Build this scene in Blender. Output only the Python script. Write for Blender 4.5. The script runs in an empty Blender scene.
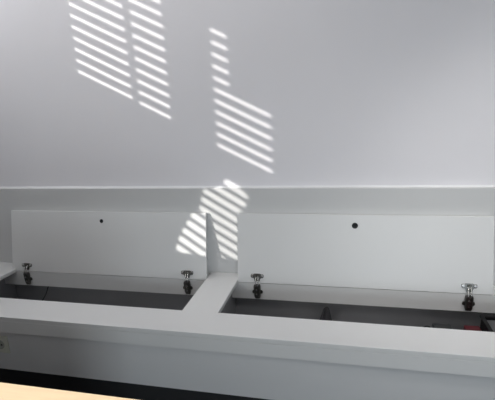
import bpy, bmesh, math
from mathutils import Vector, Matrix
C = bpy.context.scene.collection
SC = bpy.context.scene

# ------------------------------------------------------------------ measures (m)
# x runs along the bench, y towards the wall, z = 0 on the bench top
R_, O_, S_, P_ = .0796, .3841, .537, .517          # hinge rail, opening front, top front edge, front panel
AP, PB, ZF = .0699, -.2583, -.43                   # apron height, panel bottom, floor
ZL, YW = .4133, .0219                              # ledge height, wall plane
X1, X2, X3 = 1.075, 1.2242, 2.2842
XL, XR = -.47, 2.447
ZC = 2.35                                          # ceiling
WX0, WX1, WY0 = -.5, 3.4, -4.0

# ------------------------------------------------------------------ materials
def mat(name, col, rough=.5, metal=0., noise=0., nscale=8., bump=0., bscale=300., stretch=None, spec=.5, coat=0.):
    m = bpy.data.materials.new(name); m.use_nodes = True
    nt = m.node_tree; b = nt.nodes['Principled BSDF']
    b.inputs['Base Color'].default_value = (*col, 1)
    b.inputs['Roughness'].default_value = rough
    b.inputs['Metallic'].default_value = metal
    b.inputs['Specular IOR Level'].default_value = spec
    b.inputs['Coat Weight'].default_value = coat
    tc = nt.nodes.new('ShaderNodeTexCoord'); mp = nt.nodes.new('ShaderNodeMapping')
    nt.links.new(tc.outputs['Object'], mp.inputs['Vector'])
    if stretch: mp.inputs['Scale'].default_value = stretch
    if noise:
        n = nt.nodes.new('ShaderNodeTexNoise'); n.inputs['Scale'].default_value = nscale; n.inputs['Detail'].default_value = 5
        r = nt.nodes.new('ShaderNodeValToRGB')
        r.color_ramp.elements[0].position = .3; r.color_ramp.elements[1].position = .7
        r.color_ramp.elements[0].color = (*[c*(1-noise) for c in col], 1)
        r.color_ramp.elements[1].color = (*[min(1, c*(1+noise)) for c in col], 1)
        nt.links.new(mp.outputs['Vector'], n.inputs['Vector'])
        nt.links.new(n.outputs['Fac'], r.inputs['Fac']); nt.links.new(r.outputs['Color'], b.inputs['Base Color'])
    if bump:
        n2 = nt.nodes.new('ShaderNodeTexNoise'); n2.inputs['Scale'].default_value = bscale
        bp = nt.nodes.new('ShaderNodeBump'); bp.inputs['Strength'].default_value = bump; bp.inputs['Distance'].default_value = .001
        nt.links.new(mp.outputs['Vector'], n2.inputs['Vector'])
        nt.links.new(n2.outputs['Fac'], bp.inputs['Height']); nt.links.new(bp.outputs['Normal'], b.inputs['Normal'])
    return m

M_wall  = mat('wall_paint', (.88, .862, .893), .75, noise=.01, nscale=3, bump=.12, bscale=180)
M_board = mat('white_backboard_paint', (.67, .67, .668), .5, noise=.008, nscale=4)
M_white = mat('white_laminate', (.78, .78, .775), .42, noise=.008, nscale=4)
M_panel = mat('white_panel_laminate', (.74, .74, .745), .33, noise=.008, nscale=4)
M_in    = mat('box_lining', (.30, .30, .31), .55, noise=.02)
M_black = mat('black_plinth', (.03, .03, .032), .6)
M_nick  = mat('nickel', (.72, .71, .69), .22, metal=1.)
M_hinge = mat('brushed_steel', (.22, .215, .205), .33, metal=1.)
M_steel = mat('dark_steel', (.17, .165, .15), .34, metal=1.)
M_dkpl  = mat('dark_plastic', (.02, .022, .024), .35)
M_rub   = mat('black_rubber', (.012, .012, .012), .5)
M_floor = mat('charcoal_carpet', (.045, .045, .048), .95, noise=.25, nscale=160, bump=.4, bscale=500)
M_ceil  = mat('ceiling_paint', (.62, .62, .62), .8)
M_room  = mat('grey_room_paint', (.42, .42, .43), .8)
M_wood  = mat('pale_wood', (.80, .62, .41), .45, noise=.07, nscale=6, stretch=(1.2, 16, 16), bump=.05, bscale=60)
M_red   = mat('red_board', (.10, .010, .016), .5, noise=.08)
M_tray  = mat('black_tray_plastic', (.008, .008, .009), .65, spec=.2)
M_felt  = mat('grey_felt', (.10, .102, .107), .9, noise=.1, nscale=90)
M_shadow = mat('black_cloth', (.045, .044, .048), .85, noise=.2, nscale=60, bump=.3)
M_sock  = mat('socket_plastic', (.70, .71, .62), .4)
M_slat  = mat('blind_slat', (.78, .78, .76), .5)
M_frame = mat('window_frame_paint', (.7, .7, .7), .5)

# ------------------------------------------------------------------ mesh helpers
def obj(name, bm, m, parent=None, smooth=False):
    bmesh.ops.recalc_face_normals(bm, faces=bm.faces[:])
    me = bpy.data.meshes.new(name); bm.to_mesh(me); bm.free()
    me.materials.append(m)
    if smooth:
        for p in me.polygons: p.use_smooth = True
    o = bpy.data.objects.new(name, me); C.objects.link(o)
    if parent: o.parent = parent
    return o
def box(bm, x0, x1, y0, y1, z0, z1, bev=0., seg=2, T=None):
    r = bmesh.ops.create_cube(bm, size=1)
    vs = r['verts']
    for v in vs:
        v.co = Vector(((x0+x1)/2+v.co.x*(x1-x0), (y0+y1)/2+v.co.y*(y1-y0), (z0+z1)/2+v.co.z*(z1-z0)))
    if bev:
        es = list({e for v in vs for e in v.link_edges})
        rr = bmesh.ops.bevel(bm, geom=es, offset=bev, segments=seg, affect='EDGES', profile=.6)
        vs = list({v for f in rr['faces'] for v in f.verts} | {v for v in vs if v.is_valid})
    if T:
        for v in vs: v.co = T @ v.co
    return vs
def plate(bm, outer, holes, d, depth, fr):
    """flat outline with holes (2-D), extruded by depth; fr maps (u,v,w)->3-D"""
    edges = []
    for loop in [outer]+holes:
        vs = [bm.verts.new((u, v, 0)) for u, v in loop]
        edges += [bm.edges.new((vs[i], vs[(i+1) % len(vs)])) for i in range(len(vs))]
    g = bmesh.ops.triangle_fill(bm, use_beauty=True, use_dissolve=False, edges=edges)
    faces = [f for f in g['geom'] if isinstance(f, bmesh.types.BMFace)]
    e = bmesh.ops.extrude_face_region(bm, geom=faces)
    nv = [v for v in e['geom'] if isinstance(v, bmesh.types.BMVert)]
    for v in nv: v.co.z += depth
    for v in bm.verts: v.co = fr(v.co.x, v.co.y, v.co.z+d)
def rect(a, b, c, d): return [(a, c), (b, c), (b, d), (a, d)]
def circ(u, v, r, n=28): return [(u+r*math.cos(2*math.pi*i/n), v+r*math.sin(2*math.pi*i/n)) for i in range(n)]
def cyl(bm, r, d, T, seg=24, r2=None):
    g = bmesh.ops.create_cone(bm, cap_ends=True, segments=seg, radius1=r, radius2=r if r2 is None else r2, depth=d)
    for v in g['verts']: v.co = T @ v.co
def tube(bm, pts, r, n=8):
    pts = [Vector(p) for p in pts]; rings = []
    for i, p in enumerate(pts):
        t = (pts[min(i+1, len(pts)-1)]-pts[max(i-1, 0)]).normalized()
        a = t.orthogonal().normalized() if i == 0 else (a-t*a.dot(t)).normalized()
        b = t.cross(a)
        rings.append([bm.verts.new(p+r*(math.cos(2*math.pi*k/n)*a+math.sin(2*math.pi*k/n)*b)) for k in range(n)])
    for i in range(len(rings)-1):
        for k in range(n):
            bm.faces.new((rings[i][k], rings[i][(k+1) % n], rings[i+1][(k+1) % n], rings[i+1][k]))
    bm.faces.new(rings[0]); bm.faces.new(rings[-1])
def smoothpath(ps, n=8):
    ps = [Vector(p) for p in ps]; out = []
    for i in range(len(ps)-1):
        p0, p1, p2, p3 = ps[max(i-1, 0)], ps[i], ps[i+1], ps[min(i+2, len(ps)-1)]
        for k in range(n):
            t = k/n
            out.append(.5*((2*p1)+(p2-p0)*t+(2*p0-5*p1+4*p2-p3)*t*t+(3*p1-p0-3*p2+p3)*t**3))
    return out+[ps[-1]]
def tag(o, label, cat, group=None):
    o['label'] = label; o['category'] = cat
    if group: o['group'] = group
    return o
def thing(name, label, cat, loc=(0, 0, 0)):
    o = bpy.data.objects.new(name, None); C.objects.link(o); o.location = loc; o.empty_display_size = .1
    return tag(o, label, cat)
def struct(name, bm, m, parent=None):
    o = obj(name, bm, m, parent)
    if parent is None: o['kind'] = 'structure'
    return o
def B(*boxes, bev=0.):
    bm = bmesh.new()
    for b in boxes: box(bm, *b, bev=bev)
    return bm

# ------------------------------------------------------------------ room shell
struct('wall_back', B((WX0-.15, WX1+.15, YW, YW+.15, ZF, ZC)), M_wall)
struct('floor', B((WX0-.15, WX1+.15, WY0-.15, YW+.15, ZF-.1, ZF)), M_floor)
struct('ceiling', B((WX0-.15, WX1+.15, WY0-.15, YW+.15, ZC, ZC+.1)), M_ceil)
struct('wall_right', B((WX1, WX1+.15, WY0-.15, YW, ZF, ZC)), M_room)
WIN = (-2.20, -.86, .80, 2.12)                     # opening in the left wall (y0, y1, z0, z1)
bm = bmesh.new()
plate(bm, rect(WY0, YW, ZF, ZC), [rect(*WIN)], 0, .15, lambda u, v, w: Vector((WX0-w, u, v)))
struct('wall_left', bm, M_room)
FW = (2.17, 2.64, -.25, .70)                       # opening in the wall behind the photographer
bm = bmesh.new()
plate(bm, rect(WX0, WX1, ZF, ZC), [rect(*FW)], 0, .15, lambda u, v, w: Vector((u, WY0-w, v)))
struct('wall_front', bm, M_room)

# window in the left wall: four openings cut to shape the sun patches, a blind each
A1 = rect(-1.236, -.962, 1.462, 2.03)
A2 = rect(-1.418, -1.260, 1.455, 2.03)
CC = [(-1.880, 1.440), (-1.622, 1.440), (-1.622, 1.985), (-1.702, 1.985), (-1.702, 1.730), (-1.880, 1.730)]
LO = [(-1.735, .965), (-1.60, .905), (-1.478, .855), (-1.481, .915), (-1.496, .974), (-1.541, 1.116), (-1.564, 1.213),
      (-1.625, 1.27), (-1.662, 1.336), (-1.755, 1.33), (-1.790, 1.30), (-1.775, 1.25), (-1.735, 1.19)]
w1 = bpy.data.objects.new('window_1', None); C.objects.link(w1); w1['kind'] = 'structure'
bm = bmesh.new()
plate(bm, rect(*WIN), [A1, A2, CC, LO], 0, .012, lambda u, v, w: Vector((WX0-.002-w, u, v)))
obj('window_frame', bm, M_frame, w1)
def blind(y0, y1, z0, z1, zref, pitch, tilt, m=0.):
    bm = bmesh.new(); k = math.ceil((z0-zref)/pitch); yc = (y0+y1)/2
    while zref+k*pitch < z1:
        z = zref+k*pitch
        T = Matrix.Translation((WX0-.046, yc, z)) @ Matrix.Rotation(math.atan(m), 4, 'X') @ Matrix.Rotation(tilt, 4, 'Y')
        box(bm, -.025, .025, -(y1-y0)/2, (y1-y0)/2, -.0007, .0007, T=T)
        k += 1
    obj('blind_slats', bm, M_slat, w1)
up, lo = math.radians(-11), math.radians(12)
HP = .0489; DZS = HP/2+.024                           # the slats hang a little outside the frame
blind(-1.285, -.97, 1.40, 2.10, 1.481+DZS, HP, up)
blind(-1.50, -1.288, 1.40, 2.10, 1.4765+DZS, HP, up)
blind(-1.96, -1.58, 1.40, 2.10, 1.4606+DZS, HP, up)
blind(-1.90, -1.40, .80, 1.47, 1.162, .0485, lo, .09)
# unseen slot window behind the photographer, added for the rear fill lamp
w2 = bpy.data.objects.new('window_2', None); C.objects.link(w2); w2['kind'] = 'structure'
bm = bmesh.new(); x0, x1, z0, z1 = FW
for b in ((x0, x0+.03, z0, z1), (x1-.03, x1, z0, z1), (x0, x1, z0, z0+.03), (x0, x1, z1-.03, z1)):
    box(bm, b[0], b[1], WY0-.09, WY0-.04, b[2], b[3])
obj('window_frame', bm, M_frame, w2)

# ------------------------------------------------------------------ the storage bench
bench = thing('storage_bench', 'long white built-in storage bench along the wall with two lids standing open', 'bench', (XL, -S_, ZF))
def part(name, bm, m, smooth=False, parent=None):
    o = obj(name, bm, m, None, smooth)
    o.parent = parent or bench
    o.matrix_parent_inverse = Matrix.Translation(-bench.location)
    if parent: o.matrix_parent_inverse = Matrix.Identity(4)
    return o
# worktop frame with its two openings, deep front edge included
bm = bmesh.new()
plate(bm, rect(XL, XR, -S_, -.0005), [rect(.020, X1, -O_, -.0065), rect(X2, X3+.06, -O_, -.0065)], -.0185, .0185, lambda u, v, w: Vector((u, v, w)))
wt = part('worktop', bm, M_white)
md = wt.modifiers.new('edge', 'BEVEL'); md.width = .0016; md.segments = 2; md.limit_method = 'ANGLE'
part('apron', B((XL, XR, -S_, -S_+.0185, -AP, -.0188), bev=.0008), M_white)
# backboard whose upper edge makes a narrow ledge
part('backboard', B((XL, XR, 0, YW-.0008, -.30, ZL), bev=.0025), M_board)
bm = bmesh.new(); n_ = 5  # bead added to catch light as the bright line along the ledge
pr = [(YW-.0010, ZL+.0002), (YW-.0085, ZL+.0002)]+[(YW-.0010-.0075*math.cos(t)*(1-.35*math.sin(2*t)), ZL+.0002+.0075*math.sin(t)*(1-.35*math.sin(2*t))) for t in [math.pi/2*k/n_ for k in range(1, n_+1)]]
ra = [bm.verts.new((XL, y, z)) for y, z in pr]; rb_ = [bm.verts.new((XR, y, z)) for y, z in pr]
for k in range(len(pr)): bm.faces.new((ra[k], ra[(k+1) % len(pr)], rb_[(k+1) % len(pr)], rb_[k]))
bm.faces.new(ra); bm.faces.new(rb_)
m_highlight = mat('white_sealant', (.86, .86, .87), .5)
part('sealant_bead', bm, m_highlight)
part('front_panel', B((XL, XR, -P_, -P_+.018, PB, -AP)), M_panel)
part('plinth', B((XL+.0185, XR-.0185, -P_+.05, -P_+.066, ZF+.001, PB+.02)), M_black)
for xa, xb in ((XL, XL+.018), (XR-.018, XR)):
    part('end_panel', B((xa, xb, -P_+.0185, -.001, ZF+.001, -.019)), M_panel)
for xa, xb in ((.0205, X1-.0005), (X2+.0005, X3+.0595)):
    part('hinge_rail', B((xa, xb, -R_, -.001, -.0885, -.0115), (xa-.082 if xa < .5 else xa-.03, xa, -R_, -.001, -.0885, -.019), (xb, xb+.03, -R_, -.001, -.0885, -.019)), M_white)
for xa, xb in ((-.075, X1+.045), (X2-.045, X3+.12)):
    t = .012; zb = -.275
    bm = B((xa, xb, -O_-.03, -.004, zb-t, zb),
           (xa, xa+t, -O_-.03, -.004, zb, -.0195), (xb-t, xb, -O_-.03, -.004, zb, -.0195),
           (xa+t, xb-t, -.016, -.004, zb, -.0895), (xa+t, xb-t, -O_-.03, -O_-.018, zb, -.0195))
    part('storage_box', bm, M_in)

# lids: slabs leaning back on the backboard, each with a round finger hole
b0 = Vector((0, -R_, -.0087)); b1 = Vector((0, -.0187, .3007))
U = (b1-b0).normalized(); LL = (b1-b0).length; N = Vector((0, U.z, -U.y))       # N: into the lid, towards the wall
LT = .0178
def lidmap(u, v, w): return Vector((u, b0.y, b0.z)) + U*v + N*w
def lid(xa, xb, hx, hr):
    hv = (Vector((0, -.028, .255))-b0).dot(U)
    bm = bmesh.new()
    plate(bm, rect(xa+.001, xb-.001, 0, LL), [circ(hx, hv, hr)], 0, LT, lidmap)
    l = part('lid', bm, M_white)
    md = l.modifiers.new('edge', 'BEVEL'); md.width = .0012; md.segments = 2; md.limit_method = 'ANGLE'
    # dark plastic liner of the finger hole: ring with a closed back
    bm = bmesh.new()
    prof = [(hr+.0012, -.0008), (hr+.0012, .0002), (hr-.0004, .0002), (hr-.0004, .013), (0, .013)]
    prof2 = [(hr+.0012, -.0008), (hr-.0014, -.0010), (hr-.0022, .010), (.0035, .0095), (.003, .006), (0, .0055)]
    n = 28
    for pr in (prof2,):
        rings = []
        for rr, ww in pr:
            if rr == 0: rings.append([bm.verts.new(lidmap(hx, hv, ww))])
            else: rings.append([bm.verts.new(lidmap(hx+rr*math.cos(2*math.pi*k/n), hv+rr*math.sin(2*math.pi*k/n), ww)) for k in range(n)])
        for a, b in zip(rings, rings[1:]):
            for k in range(n):
                if len(b) == 1: bm.faces.new((a[k], a[(k+1) % n], b[0]))
                else: bm.faces.new((a[k], a[(k+1) % n], b[(k+1) % n], b[k]))
    o = part('finger_hole_liner', bm, M_dkpl, True, l); o['label'] = 'dark plastic liner of the finger hole'
    return l
lid_a = lid(0, X1, .531, .0085)
lid_b = lid(X2, X3, 1.745, .0115)

# concealed hinges: cup flange screwed to the lid, arm folded down over the rail
def hinge(x):
    root = bpy.data.objects.new('hinge', None); C.objects.link(root); root.parent = bench
    root.matrix_parent_inverse = Matrix.Translation(-bench.location)
    root.location = (x, -R_, 0); root.empty_display_size = .03
    F = Matrix.Translation((-x, R_, 0))
    def put(name, bm, m, smooth=False):
        for v in bm.verts: v.co = F @ v.co
        return obj(name, bm, m, root, smooth)
    L = lambda u, v, w: lidmap(x+u, v, -w)               # w: out of the lid towards the room
    rot = Matrix((( 1, 0, 0), (0, U.y, -N.y), (0, U.z, -N.z))).to_4x4()
    def lt(u, v, w): return Matrix.Translation(L(u, v, w)) @ rot
    vc = .030
    # flange: a cross bar with two rounded ears, narrowing down to the lid's lower edge
    bm = bmesh.new()
    out = [(.011, vc-.022), (.0135, vc-.012), (.018, vc-.0075), (.026, vc-.0065), (.0295, vc-.003), (.0300, vc+.004), (.0285, vc+.0085), (.025, vc+.0105),
           (.0165, vc+.0105), (.013, vc+.0125)]
    out = out+[(-u, v) for u, v in reversed(out)]
    plate(bm, out, [circ(0, vc, .0102, 20)], 0, .0032, L)
    put('cup_flange', bm, M_hinge)
    # the sunk cup seen in the flange's opening
    bm = bmesh.new(); cyl(bm, .0101, .0012, lt(0, vc, .0008)); cyl(bm, .004, .003, lt(.003, vc+.003, .0022))
    put('cup', bm, M_steel)
    for s in (-1, 1):
        bm = bmesh.new(); cyl(bm, .0066, .0034, lt(s*.0218, vc+.003, .0048), r2=.0046)
        box(bm, -.0035, .0035, -.0006, .0006, .0012, .0019, T=lt(s*.0218, vc+.003, .0052))
        put('screw', bm, M_nick, False)
    # dark bridge over the cup
    bm = bmesh.new(); box(bm, -.0065, .0065, -.016, .006, .002, .009, bev=.0015, T=lt(0, vc, 0)); put('bridge', bm, M_steel)
    # link bars from the cup to the arm
    bm = bmesh.new()
    for s in (-.0055, .0055):
        pts = [L(s, vc, .003), L(s, vc-.008, .0095), L(s, vc-.020, .0125), Vector((x+s, -R_-.016, -.012)), Vector((x+s, -R_-.0145, -.022))]
        tube(bm, smoothpath(pts, 4), .0028, 8)
    put('link', bm, M_nick, True)
    # the arm itself, a channel tapering downwards
    bm = bmesh.new()
    sec = [(-.013, .0120, .017), (-.022, .0150, .0175), (-.045, .0145, .016), (-.070, .0135, .0135), (-.080, .0110, .010)]
    rings = []
    for z, hw, d in sec:
        yb, yf = -R_-.002, -R_-d
        rings.append([bm.verts.new(c) for c in ((x-hw, yb, z), (x-hw, yf+.003, z), (x-hw+.003, yf, z), (x+hw-.003, yf, z), (x+hw, yf+.003, z), (x+hw, yb, z))])
    for a, b in zip(rings, rings[1:]):
        for k in range(6): bm.faces.new((a[k], a[(k+1) % 6], b[(k+1) % 6], b[k]))
    bm.faces.new(rings[0]); bm.faces.new(rings[-1])
    put('arm', bm, M_steel)
    RX = Matrix.Rotation(math.pi/2, 4, 'X')
    for z, d in ((-.036, .0172), (-.058, .0155)):
        bm = bmesh.new(); cyl(bm, .0048, .003, Matrix.Translation((x, -R_-d, z)) @ RX, 18)
        box(bm, -.0032, .0032, -.0007, .0007, -.0005, .0021, T=Matrix.Translation((x, -R_-d, z)) @ Matrix.Rotation(.6, 4, 'Y') @ RX)
        put('adjusting_screw', bm, M_nick)
    # winged mounting plate on the rail
    bm = bmesh.new()
    plate(bm, [(-.010, -.081), (.010, -.081), (.010, -.060), (.022, -.058), (.0245, -.052), (.022, -.044), (.010, -.042), (.010, -.02),
               (-.010, -.02), (-.010, -.042), (-.022, -.044), (-.0245, -.052), (-.022, -.058), (-.010, -.060)], [], .0002, .0035,
          lambda u, v, w: Vector((x+u, -R_-w, v)))
    for s in (-1, 1): cyl(bm, .0045, .002, Matrix.Translation((x+s*.0165, -R_-.0045, -.051)) @ RX, 16)
    put('mounting_plate', bm, M_steel)
for hx in (.091, .979, 1.317, 2.195): hinge(hx)

# ------------------------------------------------------------------ socket on the front panel
so = thing('wall_socket', 'pale electrical socket on the bench front panel at the left edge', 'socket', (.306, -P_, -.139))
bm = bmesh.new(); box(bm, -.0405, .0405, -.004, 0, -.0385, .0385, bev=.0015); obj('cover_plate', bm, M_sock, so)
bm = bmesh.new(); RX = Matrix.Rotation(math.pi/2, 4, 'X')
cyl(bm, .021, .002, Matrix.Translation((0, -.0048, 0)) @ RX, 32); ins = obj('socket_insert', bm, mat('socket_insert_plastic', (.40, .41, .37), .5), so)
for s in (-1, 1):
    bm = bmesh.new(); cyl(bm, .0045, .0012, Matrix.Translation((s*.0095, -.0058, 0)) @ RX, 14); obj('pin_hole', bm, M_black, ins)

# ------------------------------------------------------------------ things kept in the boxes
ZB = -.275
# dark red box file
rb = thing('storage_carton', 'dark red carton lying in the right box beside the black tray', 'carton', (2.185, -.235, ZB+.0005))
bm = bmesh.new(); box(bm, -.019, .035, -.08, .085, 0, .130, bev=.002); obj('body', bm, M_red, rb)
bm = bmesh.new(); box(bm, -.0205, .0365, -.082, .087, .1305, .162, bev=.002); obj('carton_lid', bm, M_red, rb)
# black open tray
tr = thing('tray', 'black open tray with a grey lining at the right end of the right box', 'tray', (2.312, -.25, ZB+.0005))
tx0, tx1, ty0, ty1, th = -.083, .072, -.11, .115, .195
bm = bmesh.new(); w = .006
box(bm, tx0, tx1, ty0, ty1, 0, .006); box(bm, tx0, tx0+w, ty0, ty1, .006, th); box(bm, tx1-w, tx1, ty0, ty1, .006, th)
box(bm, tx0+w, tx1-w, ty0, ty0+w, .006, th); box(bm, tx0+w, tx1-w, ty1-w, ty1, .006, th); obj('body', bm, M_tray, tr)
bm = bmesh.new()
plate(bm, rect(tx0-.004, tx1+.004, ty0-.004, ty1+.004), [rect(tx0+.010, tx1-.010, ty0+.010, ty1-.010)], th, .006, lambda u, v, w_: Vector((u, v, w_)))
obj('rim', bm, M_tray, tr)
bm = bmesh.new(); box(bm, tx0+w+.001, tx1-w-.001, ty0+w+.001, ty1-w-.001, .0065, .189, bev=.004); o = obj('lining', bm, M_felt, tr); o['label'] = 'grey felt lining'
# dark lump standing in for the shadow blot at the right box's back
po = thing('pouch', 'black cloth pouch slumped against the back of the right box', 'pouch', (1.615, -.062, ZB+.0005))
bm = bmesh.new()
prof = [(0, .050, .034), (.03, .052, .036), (.07, .038, .030), (.11, .022, .020), (.14, .015, .013), (.160, .006, .006)]
rings = []; n = 20
for z, a, b in prof:
    rings.append([bm.verts.new((.012*(z/.16)+a*(1+.10*math.sin(3*t+z*40))*math.cos(t), b*(1+.12*math.sin(5*t-z*30))*math.sin(t), z)) for t in [2*math.pi*k/n for k in range(n)]])
for a, b in zip(rings, rings[1:]):
    for k in range(n): bm.faces.new((a[k], a[(k+1) % n], b[(k+1) % n], b[k]))
bm.faces.new(rings[0]); bm.faces.new(rings[-1])
pb = obj('bag', bm, M_shadow, po, True); pb.modifiers.new('s', 'SUBSURF').levels = 2
bm = bmesh.new(); tube(bm, smoothpath([(.012, 0, .155), (.0, -.008, .150), (-.012, -.030, .118), (-.025, -.050, .07), (-.05, -.060, .01)]), .003); obj('drawstring', bm, M_shadow, po, True)
# power adapter with its lead
pa = thing('power_adapter', 'small black power adapter lying left of the dark red carton', 'adapter', (2.085, -.17, ZB+.0005))
bm = bmesh.new(); box(bm, -.035, .035, -.03, .03, 0, .158, bev=.006, seg=3); obj('body', bm, M_dkpl, pa)
bm = bmesh.new(); tube(bm, smoothpath([(-.034, 0, .145), (-.06, 0, .158), (-.085, .01, .13), (-.10, .02, .06), (-.12, .03, .005)]), .003); obj('lead', bm, M_rub, pa, True)
# cable in the left box
bm = bmesh.new()
tube(bm, smoothpath([(.190, -.030, -.097), (.172, -.040, -.106), (.166, -.048, -.125), (.155, -.052, -.15), (.130, -.060, -.19), (.12, -.10, -.24), (.15, -.18, -.262), (.25, -.22, -.270)]), .0024)
tag(obj('cable', bm, M_rub, None, True), 'thin black cable hanging at the left end of the left box', 'cable')

# ------------------------------------------------------------------ desk in front
DX0, DX1, DY0, DY1, DZ = -.15, 1.42, -1.95, -1.231, .30
dk = thing('desk', 'pale wooden desk, its lit top cutting the bottom left corner', 'desk', (.7, -1.6, ZF+.0005))
def dp(name, b, m, bev=0.):
    bm = bmesh.new(); box(bm, b[0]-.7, b[1]-.7, b[2]+1.6, b[3]+1.6, b[4]-ZF-.0005, b[5]-ZF-.0005, bev=bev); return obj(name, bm, m, dk)
dp('desktop', (DX0, DX1, DY0, DY1, DZ-.025, DZ), M_wood, .002)
for xa in (DX0+.02, .92):
    dp('leg', (xa, xa+.045, DY1-.075, DY1-.03, ZF+.0005, DZ-.0255), M_black, .002)
    dp('leg', (max(xa, DX1-.045) if xa > .5 else xa, (max(xa, DX1-.045) if xa > .5 else xa)+.045, DY0+.005, DY0+.05, ZF+.0005, DZ-.0255), M_black, .002)
dp('modesty_panel', (DX0+.066, DX1-.046, DY0+.015, DY0+.035, ZF+.01, DZ-.0255), M_black)  # unseen panel added to keep rear light off the bench's left front

# ------------------------------------------------------------------ light
def area(name, loc, sx, sy, e, col, rot):
    l = bpy.data.lights.new(name, 'AREA'); l.shape = 'RECTANGLE'; l.size = sx; l.size_y = sy; l.energy = e; l.color = col
    o = bpy.data.objects.new(name, l); C.objects.link(o); o.location = loc; o.rotation_euler = rot; return o
R = math.radians
sd = Vector((1, 1.0, -.5178)).normalized()
s = bpy.data.lights.new('sun', 'SUN'); s.energy = 4.2; s.angle = R(.4); s.color = (1, .97, .92)
so_ = bpy.data.objects.new('sun', s); C.objects.link(so_); so_.rotation_euler = sd.to_track_quat('-Z', 'Y').to_euler(); so_.location = (-4, -5, 4)
# bluish fill lamp at the added slot window behind the photographer
area('rear_window_daylight', ((FW[0]+FW[1])/2, WY0+.01, (FW[2]+FW[3])/2), FW[1]-FW[0]-.02, FW[3]-FW[2]-.02, 27, (.82, .93, 1.0), (R(90), 0, 0))
# made-up side windows: frame and white panel on solid wall, fill lamp in front
def add_fill_window(n, side, y0, y1, z0, z1, e, col):
    x = WX0 if side < 0 else WX1
    wr = bpy.data.objects.new('window_%d' % n, None); C.objects.link(wr); wr['kind'] = 'structure'
    bm = bmesh.new(); q = .04
    for a_, b_, c_, d_ in ((y0-q, y0, z0-q, z1+q), (y1, y1+q, z0-q, z1+q), (y0, y1, z0-q, z0), (y0, y1, z1, z1+q)):
        xs = sorted((x, x-side*.03)); box(bm, xs[0], xs[1], a_, b_, c_, d_)
    obj('window_frame', bm, M_frame, wr)
    xs = sorted((x-side*.001, x-side*.006)); obj('roller_blind', B((xs[0], xs[1], y0, y1, z0, z1)), M_slat, wr)
    area('window_daylight', (x-side*.012, (y0+y1)/2, (z0+z1)/2), y1-y0, z1-z0, e, col, (R(90), 0, R(90)*side))
add_fill_window(3, -1, -.69, -.11, 1.42, 2.20, 7.2, (.97, .98, 1.0))
add_fill_window(4, -1, -3.15, -2.65, .92, 1.70, 16.0, (1., .985, .955))
# added overhead fill: area lamp, two spots on the bench's right half, desk spot
area('ceiling_light', (.9, -.5, ZC-.02), .6, .6, 5.8, (.985, .98, 1), (0, 0, 0))
def fill_spot(loc, aim, e, ang, blend, col, size):
    l = bpy.data.lights.new('ceiling_spot', 'SPOT'); l.energy = e; l.spot_size = R(ang); l.spot_blend = blend; l.color = col; l.shadow_soft_size = size
    o = bpy.data.objects.new('ceiling_spot', l); C.objects.link(o); o.location = loc
    o.rotation_euler = (Vector(aim)-Vector(loc)).to_track_quat('-Z', 'Y').to_euler()
fill_spot((2.9, -1.3, ZC-.1), (2.3, -.05, .15), 73, 40, 1, (1, .985, .955), .15)
fill_spot((2.4, -2.2, ZC-.1), (1.75, -.05, .15), 36, 34, 1, (1, .985, .965), .15)
sp = bpy.data.lights.new('desk_spot', 'SPOT'); sp.energy = 125; sp.spot_size = R(29); sp.spot_blend = .35; sp.color = (1, .95, .85); sp.shadow_soft_size = .03  # unseen warm spot added to brighten the desktop
spo = bpy.data.objects.new('desk_spot', sp); C.objects.link(spo); spo.location = (1.0, -1.45, ZC-.06)
w = bpy.data.worlds.new('World'); SC.world = w; w.use_nodes = True
bg = w.node_tree.nodes['Background']; bg.inputs['Color'].default_value = (.75, .87, 1, 1); bg.inputs['Strength'].default_value = .2

# ------------------------------------------------------------------ camera
yaw, pitch, roll, f = .2392, .2327, -.0515, 418.48
cy, sy, cp, sp_ = math.cos(yaw), math.sin(yaw), math.cos(pitch), math.sin(pitch)
fw = Vector((-sy, cy, 0)); rt = Vector((cy, sy, 0)); upv = Vector((0, 0, 1))
f2 = cp*fw-sp_*upv; u2 = sp_*fw+cp*upv
r3 = math.cos(roll)*rt+math.sin(roll)*u2; u3 = -math.sin(roll)*rt+math.cos(roll)*u2
cam = bpy.data.cameras.new('camera'); co = bpy.data.objects.new('camera', cam); C.objects.link(co)
M = Matrix((r3, u3, -f2)).transposed().to_4x4(); M.translation = (1.7102, -1.7971, .7974); co.matrix_world = M
cam.sensor_fit = 'HORIZONTAL'; cam.sensor_width = 36; cam.lens = 36*f/495; cam.clip_start = .02
SC.camera = co

vs = SC.view_settings
vs.view_transform = 'Standard'; vs.look = 'None'; vs.exposure = 0.; vs.gamma = 1; vs.use_curve_mapping = False
SC.cycles.use_denoising = True
SC.cycles.max_bounces = 10; SC.cycles.diffuse_bounces = 8
SC.cycles.sample_clamp_indirect = 4
